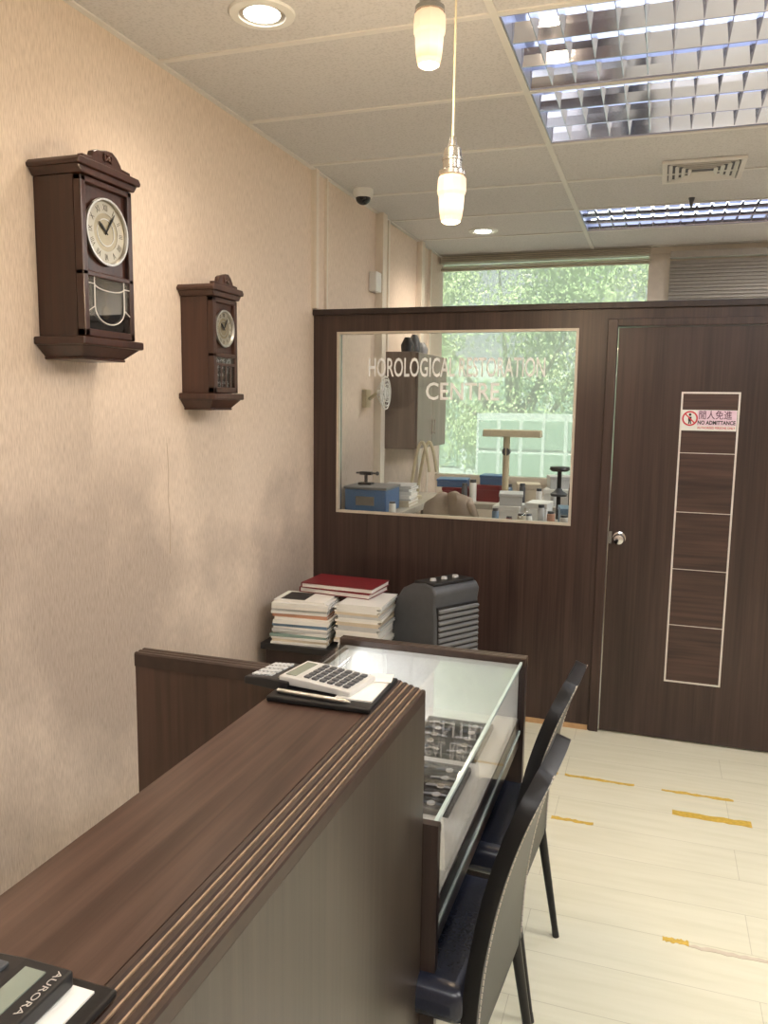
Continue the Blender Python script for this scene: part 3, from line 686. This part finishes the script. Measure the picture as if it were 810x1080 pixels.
while z<.675:
    c=cols[i%14]; t=random.choice([.010,.014,.012,.016]); dx=random.uniform(-.014,.014); dy=random.uniform(-.015,.01)
    book(-1.655+dx,-1.385+dx,3.30+dy,3.50+dy,z,t,c,"%s covered book in a pile on the low stand"%cn[c],"books on the low stand",rz=random.uniform(0,.12)); z+=t+.0004; i+=1
bk=book(-1.65,-1.40,3.31,3.49,z,.010,"paper","pale printed booklet with dark picture on top of the books","books on the low stand",rz=.05)
mb=MB(); mb.box(-.10,.02,-.07,.07,.0100,.0104); make("cover_picture",mb,"black",parent=bk,label="dark printed picture"); z+=.0108
zl=z
z=.486
while z<zl-.006:
    t=random.choice([.008,.010,.012]); dx=random.uniform(-.012,.012)
    book(-1.345+dx,-1.140+dx,3.33,3.60,z,t,random.choice(["paper","white","tan","lgrey","white"]),"pale magazine in a pile on the low stand","magazines on the low stand",rz=random.uniform(0,.08),cat="magazine",name="magazine"); z+=t+.0004
zb=max(zl,z)
for i in range(2):
    t=.024; book(-1.585+i*.008,-1.215+i*.008,3.46,3.68,zb,t,"red","dark red presentation binder lying on the book piles","red binders",rz=-.10+.05*i,cat="binder",name="binder"); zb+=t+.0004

e=thing("air_cooler",(-.950,3.60,0),"dark grey portable air cooler with slatted front","air cooler",rot=(0,0,math.radians(-33)))
W=.14
pr=[(-.15,.03),(-.155,.48),(-.147,.60),(-.122,.685),(-.075,.745),(-.01,.777),(.07,.790),(.135,.783),(.156,.755),(.146,.70),(.155,.62),(.157,.50),(.155,.03)]
mb=MB(); mb.prism(pr,"y",-W,W); make("cooler_body",mb,"dgrey",parent=e,bevel=.012,seg=3,smooth=True)
mb=MB(); mb.box(-.01,.130,-W+.015,W-.015,.778,.794,rot=(0,-.06,0)); make("control_panel",mb,"black",parent=e,bevel=.005)
for i in range(3):
    mb=MB(); mb.cyl((.06,-.07+.07*i,.791),(.06,-.07+.07*i,.804),.016,.013,16); make("control_knob",mb,"lgrey",parent=e,smooth=True)
mb=MB(); mb.box(.140,.160,-W+.015,W-.015,.28,.69); make("air_outlet",mb,"black",parent=e)
mb=MB()
for i in range(15): mb.box(.150,.170,-W+.018,W-.018,.292+i*.027,.304+i*.027,rot=(0,.5,0))
make("louvre_slats",mb,"grey",parent=e)
mb=MB(); mb.box(.150,.158,-W+.03,W-.03,.08,.25); make("water_tank",mb,"grey",parent=e,bevel=.004)
for sx in (-1,1):
    for sy in (-1,1):
        mb=MB(); mb.cyl((sx*.11,sy*.11-.012,.02),(sx*.11,sy*.11+.012,.02),.02,seg=14); mb.box(sx*.11-.006,sx*.11+.006,sy*.11-.006,sy*.11+.006,.02,.04); make("caster",mb,"black",parent=e,smooth=True)

# ------------------------------------------------------------------ items on the counter
zt=ZC+.0012
e=thing("leather_pad",(-.535,1.325,zt),"black leather writing pad on the counter end","desk pad",rot=(0,0,.02))
mb=MB(); mb.box(-.10,.095,-.085,.085,0,.010); make("pad_board",mb,"leather",parent=e,bevel=.003)
mb=MB(); mb.box(.02,.088,-.055,.072,.010,.0125); make("pad_sheet",mb,"paper",parent=e)
def calc(name,loc,rot,w,d,body,keym,label,keys,th=.014,dy=0):
    e=thing(name,loc,label,"calculator","desk calculators",rot=rot)
    mb=MB(); mb.prism([(-d/2,0),(d/2,0),(d/2,th+.006),(d/2-.050,th+.006),(-d/2,th)],"x",-w/2,w/2); make("calculator_body",mb,body,parent=e,bevel=.0025)
    mb=MB(); mb.box(-w/2+.012,w/2-.012,d/2-.030-dy,d/2-.008-dy,th+.0055,th+.0072); make("display",mb,"lcd",parent=e,label="grey liquid crystal display")
    nx,ny=keys; kw=(w-.02)/nx; kd=(d-.052-dy)/ny; first=None
    for i in range(nx):
        for j in range(ny):
            p=(-w/2+.01+kw*(i+.5),-d/2+.008+kd*(j+.5),th+.0015+.0055*(j/ny))
            if first is None:
                mb=MB(); mb.box(-kw*.38,kw*.38,-kd*.34,kd*.34,-.002,.003); first=make("key",mb,keym,parent=e,bevel=.001); first.location=p
            else:
                k=first.copy(); COL.objects.link(k); k.parent=e; k.location=p
    return e
calc("calculator",(-.555,1.335,zt+.0125),(0,0,math.radians(82)),.100,.150,"silverp","dgrey","silver-grey desk calculator with dark keys on the leather pad",(5,6),th=.010)
calc("calculator",(-.655,1.345,zt+.0005),(.0,math.radians(0),math.radians(-100)),.10,.10,"black","lgrey","black calculator overlapping the leather pad edge",(4,5))
mb=MB((-.47,1.385,zt+.014)); mb.box(-.49,-.446,1.365,1.41,zt+.0138,zt+.0145,rot=(0,0,.2)); make("paper_slip",mb,"paper",label="loose white paper slip on the leather pad",category="paper")
mb=MB((-.56,1.25,zt+.015)); mb.cyl((-.62,1.260,zt+.0145),(-.49,1.252,zt+.0145),.004,seg=10); mb.cyl((-.49,1.252,zt+.0145),(-.478,1.251,zt+.0145),.004,.001,seg=10); make("pen",mb,"alum",label="silver pen lying on the leather pad",category="pen",smooth=True)
e=thing("leather_pad",(-.500,.460,zt),"black leather pad with paper under a calculator","desk pad")
mb=MB(); mb.box(-.11,.072,-.10,.087,0,.008); make("pad_board",mb,"leather",parent=e,bevel=.003)
mb=MB(); mb.box(-.02,.056,-.08,.075,.008,.010); make("pad_sheet",mb,"paper",parent=e)
c=calc("calculator",(-.526,.448,zt+.0112),(0,0,math.radians(-90)),.17,.125,"black","dgrey","black desk calculator lying on a leather pad",(6,3),th=.010,dy=.012)
t,w=text("brand_lettering","AURORA",.0090,(0,0,0),(0,0,0),"silver",c,1,.0002,-.0001); t.scale=(.054/w,1,1); t.location=(-.079,.0515,.0163)

# ------------------------------------------------------------------ floor tape
def tape(x0,x1,y,w,m,label):
    mb=MB(((x0+x1)/2,y,0)); n=14; up=[];dn=[]
    for i in range(n+1):
        x=x0+(x1-x0)*i/n; up.append((x,y+w/2+random.uniform(-.006,.004))); dn.append((x,y-w/2+random.uniform(-.003,.005)))
    mb.prism(dn+up[::-1],"z",.0002,.0012); make("floor_tape",mb,m,label=label,category="tape",group="worn tape strips on the floor")
yl="worn yellow tape strip stuck on the cream floor"
tape(-.30,-.01,3.42,.022,"tape",yl); tape(.10,.38,3.42,.022,"tape",yl); tape(.14,.43,3.235,.045,"tape","wide worn yellow tape strip on the cream floor"); tape(-.31,-.15,3.03,.022,"tape",yl); tape(.10,.175,2.41,.024,"tape","short yellow tape remnant on the floor"); tape(.175,.42,2.40,.016,"tan","grey worn adhesive strip on the floor"); tape(-.45,-.33,3.42,.02,"tape",yl)

# ------------------------------------------------------------------ workshop
def bench(x0,x1,y0,y1,z,label):
    e=thing("workbench",((x0+x1)/2,(y0+y1)/2,0),label,"workbench"); o=e.location
    mb=MB(o); mb.box(x0,x1,y0,y1,z-.04,z); make("bench_top",mb,"bench",parent=e,bevel=.004)
    for x in (x0+.04,x1-.04):
        for y in (y0+.04,y1-.04): mb=MB(o); mb.box(x-.025,x+.025,y-.025,y+.025,0,z-.04); make("leg",mb,"cab",parent=e)
bench(-1.68,-1.36,4.15,5.45,.98,"grey-topped workbench along the side wall")
bench(-1.62,.4,5.60,6.30,.90,"grey-topped workbench under the rear window")
e=thing("wall_cabinet",(XL,5.4,1.30),"grey-brown wooden wall cabinet above the workbench","cabinet"); o=e.location
mb=MB(o); mb.box(XL,-1.50,5.06,5.80,1.30,1.93); make("cabinet_body",mb,"cab",parent=e,bevel=.002)
for i in range(2):
    mb=MB(o); mb.box(-1.50,-1.482,5.065+i*.368,5.427+i*.368,1.305,1.925); d_=make("cabinet_door",mb,"cab",parent=e,bevel=.002)
    mb=MB(o); y=5.40 if i==0 else 5.46; mb.cyl((-1.470,y,1.39),(-1.470,y,1.49),.005,seg=8); mb.box(-1.482,-1.468,y-.003,y+.003,1.395,1.401); mb.box(-1.482,-1.468,y-.003,y+.003,1.479,1.485); make("handle",mb,"chrome",parent=d_)
for i,(y,h_,mt) in enumerate(((5.20,.10,"black"),(5.36,.13,"dgrey"),(5.54,.09,"grey"))):
    mb=MB((-1.6,y,1.93)); mb.lathe([(.001,0),(.04,0),(.045,h_*.5),(.03,h_*.8),(.02,h_),(.001,h_)],(-1.6,y,1.93)); make("canister",mb,mt,label="dark tool canister standing on the wall cabinet",category="canister",group="canisters on the cabinet",smooth=True)
e=thing("wall_fan",(XL,4.74,1.66),"small cream wall-mounted fan beside the cabinet","fan")
mb=MB(); mb.box(0,.03,-.04,.04,-.09,.02); mb.cyl((.03,0,-.04),(.09,0,0),.012,seg=10); make("mount",mb,"beige",parent=e,bevel=.003)
mb=MB()
for r in (.03,.055,.08,.10): 
    pts=[(.14-(.1-r)*-.2,r*math.cos(t),r*math.sin(t)) for t in [2*math.pi*i/24 for i in range(25)]]; mb.tube(pts,.0030,5)
for i in range(12):
    t=i*math.pi/6; mb.cyl((.16,0,0),(.14,.10*math.cos(t),.10*math.sin(t)),.0018,seg=5); mb.cyl((.14,.10*math.cos(t),.10*math.sin(t)),(.09,.03*math.cos(t),.03*math.sin(t)),.0018,seg=5)
make("fan_guard",mb,"white",parent=e)
mb=MB()
for i in range(3):
    a=i*2*math.pi/3; mb.sph((.125,.045*math.cos(a),.045*math.sin(a)),.036,(.12,1,1))
mb.cyl((.09,0,0),(.135,0,0),.02,seg=14); make("fan_blades",mb,"cream",parent=e,smooth=True)
e=thing("tool_box",(-1.55,4.40,.98),"blue metal machine box on the workbench","tool box"); 
mb=MB(); mb.box(-.13,.12,-.12,.14,.0,.13); make("box_body",mb,"blue",parent=e,bevel=.008)
mb=MB(); mb.box(-.135,.125,-.125,.145,.13,.145); make("box_lid",mb,"grey",parent=e,bevel=.004)
mb=MB(); mb.box(-.06,.05,-.123,-.118,.04,.09); make("name_plate",mb,"alum",parent=e)
e=thing("bench_tool",(-1.60,4.42,1.1255),"small black bench tool standing on the blue box","bench tool")
mb=MB(); mb.box(-.04,.04,-.03,.03,0,.012); mb.cyl((0,0,.012),(0,0,.06),.01,seg=12); mb.box(-.035,.035,-.015,.015,.055,.075); make("tool_stand",mb,"black",parent=e,bevel=.002)
mb=MB(); mb.cyl((-.06,0,.066),(.07,0,.066),.006,seg=10); mb.sph((.07,0,.066),.012); make("tool_handle",mb,"dgrey",parent=e,smooth=True)
z=.98
for i in range(7):
    t=random.choice([.01,.016,.022]); book(-1.57,-1.39,4.58,4.82,z,t,random.choice(["paper","bluec","white","tan","lgrey"]),"folder in a pile on the workbench","folders on the workbench",rz=random.uniform(0,.15),cat="folder",name="folder"); z+=t+.0004
e=thing("lamp_arm",(-1.47,5.05,.98),"cream curved flexible lamp arm on the workbench","lamp arm")
for k in range(2):
    mb=MB(); pts=[(-.05+.13*t+k*.04,.03*k,.37*math.sin(math.pi*(t*.82+.02))) for t in [i/14 for i in range(15)]]; mb.tube(pts,.011,8); make("arm_tube",mb,"beige",parent=e,smooth=True)
mb=MB(); mb.lathe([(.001,0),(.06,0),(.06,.02),(.001,.025)],(-.03,0,0)); make("arm_base",mb,"beige",parent=e,smooth=True)
e=thing("bench_lamp",(-.97,5.15,.0),"beige bar-shaped work lamp on a tall stand","lamp"); 
mb=MB(); mb.cyl((.06,0,.03),(.06,0,1.40),.021,seg=14); make("pole",mb,"beige",parent=e,smooth=True)
mb=MB(); mb.lathe([(.001,0),(.09,0),(.09,.02),(.03,.035),(.001,.035)],(.06,0,0)); make("base",mb,"beige",parent=e,smooth=True)
mb=MB(); mb.prism([(-.05,1.395),(-.03,1.440),(.03,1.440),(.05,1.395)],"x",-.09,.28); make("lamp_head",mb,"beige",parent=e,bevel=.006)
mb=MB(); mb.cyl((.06,-.02,1.30),(.06,.02,1.30),.026,seg=12); make("clamp_knob",mb,"dgrey",parent=e,smooth=True)
e=thing("office_chair",(-1.13,4.60,0),"low office chair with grey-brown cloth draped backrest","chair")
mb=MB(); G=[]
for i in range(15):
    r=[]
    for j in range(10):
        u=i/14*2-1; v=j/9; wdt=.19*(1-.25*v**3)
        r.append(mb.bm.verts.new((u*wdt,.02*math.sin(u*7+v*3)+.03*(1-u*u),.72+.36*v*(1-.18*abs(u)**3)+.012*math.sin(u*9)*v)))
    G.append(r)
for a,b2 in zip(G,G[1:]):
    for j in range(9): mb.bm.faces.new((a[j],b2[j],b2[j+1],a[j+1]))
bk=make("draped_backrest",mb,"bag",parent=e,smooth=True,label="grey-brown cloth over the backrest"); so=bk.modifiers.new("s","SOLIDIFY"); so.thickness=.04
mb=MB(); mb.box(-.18,.18,.02,.38,.44,.50); make("seat",mb,"black",parent=e,bevel=.02,seg=3)
mb=MB(); mb.cyl((0,.2,.06),(0,.2,.44),.025,seg=12); mb.box(-.03,.03,.0,.03,.46,.78)
for i in range(5):
    a=i*2*math.pi/5; mb.cyl((0,.2,.07),(.17*math.cos(a),.2+.17*math.sin(a),.045),.016,seg=8); mb.sph((.17*math.cos(a),.2+.17*math.sin(a),.026),.026)
make("base",mb,"black",parent=e,smooth=True)
def cbox(x,y,z,w,d,h_,mt,lab,name="storage_box",cat="box",rz=0):
    e=thing(name,(x,y,z),lab,cat,"boxes on the workbench",rot=(0,0,rz))
    mb=MB(); mb.box(-w/2,w/2,-d/2,d/2,0,h_*.72); make("box_body",mb,mt,parent=e,bevel=.004)
    mb=MB(); mb.box(-w/2-.004,w/2+.004,-d/2-.004,d/2+.004,h_*.72,h_); make("box_lid",mb,mt,parent=e,bevel=.004)
cbox(-1.36,5.84,.90,.24,.2,.09,"red","red storage box on the rear workbench")
cbox(-1.42,5.84,.991,.22,.18,.06,"blue","blue storage box stacked on a red box",rz=.1)
cbox(-1.12,5.82,.90,.18,.2,.12,"red","flat red box on the rear workbench",rz=-.2)
cbox(-1.12,5.82,1.021,.16,.16,.07,"blue","small blue box stacked on a red box")
cbox(-.86,5.82,.90,.16,.16,.14,"tan","tan cardboard box on the rear workbench",rz=.2)
cbox(-.64,5.84,.90,.2,.18,.11,"white","white box on the rear workbench")
cbox(-.64,5.84,1.011,.16,.14,.09,"lgrey","pale grey box stacked on a white box",rz=.3)
cbox(-.42,5.84,.90,.14,.16,.15,"dgrey","dark instrument box on the rear workbench")
cbox(-.21,5.84,.90,.18,.2,.10,"grey","grey instrument box near the partition glass")
bench(-.92,-.38,4.40,4.88,.92,"small workbench with white trays behind the glass")
cbox(-.80,4.68,.92,.15,.2,.10,"white","white plastic drawer box on the small workbench")
cbox(-.79,4.68,1.021,.13,.17,.07,"lgrey","translucent pale parts box stacked on a white box",rz=.15)
cbox(-.63,4.72,.92,.12,.16,.12,"white","white parts box beside a dark tool on the workbench",rz=-.1)
cbox(-.46,4.70,.92,.10,.18,.10,"bluec","blue parts box on the small workbench",rz=.2)
def jar(x,y,z,r,h_,mt,lab):
    e=thing("parts_jar",(x,y,z),lab,"jar","small jars on the workbenches")
    mb=MB(); mb.lathe([(.0005,0),(r,0),(r,h_*.8),(r*.8,h_*.86),(.0005,h_*.86)],(0,0,0),seg=16); make("jar_body",mb,mt,parent=e,smooth=True)
    mb=MB(); mb.lathe([(.0005,h_*.86),(r*.85,h_*.86),(r*.85,h_),(.0005,h_)],(0,0,0),seg=16); make("jar_lid",mb,"dgrey",parent=e,smooth=True)
for x,y,z,r,h_,mt in ((-.54,4.54,.92,.022,.09,"orange"),(-.60,4.58,.92,.02,.12,"lgrey"),(-.70,4.52,.92,.025,.07,"tan"),(-.84,4.47,.92,.02,.10,"bluec"),(-.46,4.48,.92,.024,.08,"white"),(-.76,4.46,.92,.018,.06,"red"),(-.65,4.46,.92,.018,.08,"white"),(-1.39,4.28,.98,.020,.07,"white"),(-1.52,4.92,.98,.026,.09,"tan"),(-.98,5.68,.90,.03,.14,"bluec"),(-.76,5.66,.90,.022,.12,"white"),(-.54,5.68,.90,.022,.16,"black"),(-.33,5.68,.90,.03,.12,"green"),(-.43,5.68,.90,.024,.10,"orange"),(-.66,5.67,.90,.024,.09,"lgrey"),(-1.24,5.70,.90,.026,.16,"white"),(-1.30,5.69,.90,.022,.13,"dgrey"),(-.88,5.67,.90,.022,.15,"dgrey")): jar(x,y,z,r,h_,mt,"small round parts jar standing on a workbench")
e=thing("work_stool",(-.58,5.25,0),"black swivel stand with round padded top","stool")
mb=MB(); mb.cyl((0,0,.05),(0,0,1.18),.014,seg=12); make("post",mb,"black",parent=e,smooth=True)
mb=MB(); mb.lathe([(.001,0),(.05,0),(.065,.012),(.06,.028),(.001,.032)],(0,0,1.18)); make("padded_top",mb,"black",parent=e,smooth=True)
mb=MB()
for i in range(5):
    a=i*2*math.pi/5; mb.cyl((0,0,.06),(.16*math.cos(a),.16*math.sin(a),.04),.014,seg=8); mb.sph((.16*math.cos(a),.16*math.sin(a),.024),.024)
make("star_base",mb,"black",parent=e,smooth=True)
mb=MB(); mb.lathe([(.001,0),(.05,0),(.055,.015),(.03,.03),(.015,.05),(.001,.05)],(0,0,1.02)); make("hub",mb,"dgrey",parent=e,smooth=True)

# ------------------------------------------------------------------ world, sun, camera
W=bpy.data.worlds.new("World"); SC.world=W; W.use_nodes=True; nt=W.node_tree
bg=nt.nodes["Background"]; sk=nt.nodes.new("ShaderNodeTexSky"); sk.sky_type="HOSEK_WILKIE"; sk.turbidity=8; sk.sun_direction=(.2,-.6,.75)
hs=nt.nodes.new("ShaderNodeHueSaturation"); hs.inputs["Saturation"].default_value=.3
nt.links.new(sk.outputs[0],hs.inputs["Color"]); nt.links.new(hs.outputs[0],bg.inputs[0]); bg.inputs[1].default_value=4.2
S=bpy.data.lights.new("sun","SUN"); S.energy=7; S.angle=.02; so=bpy.data.objects.new("sun",S); COL.objects.link(so); so.rotation_euler=(math.radians(38),0,math.radians(12))

f,yaw,pit,rol=850.,.3244,.1347,.0136
cy,sy=math.cos(yaw),math.sin(yaw)
w_=Vector((-sy*math.cos(pit),cy*math.cos(pit),-math.sin(pit))); r=Vector((cy,sy,0)); u=r.cross(w_)
r2=r*math.cos(rol)+u*math.sin(rol); u2=-r*math.sin(rol)+u*math.cos(rol)
cd=bpy.data.cameras.new("camera"); cd.sensor_fit="AUTO"; cd.sensor_width=36; cd.lens=36*f/1080; cd.clip_start=.02
co=bpy.data.objects.new("camera",cd); COL.objects.link(co)
mt=Matrix((( r2.x,u2.x,-w_.x,0),(r2.y,u2.y,-w_.y,0),(r2.z,u2.z,-w_.z,1.6),(0,0,0,1))); co.matrix_world=mt
SC.camera=co
SC.view_settings.view_transform="Standard"; SC.view_settings.look="None"; SC.view_settings.exposure=0.26
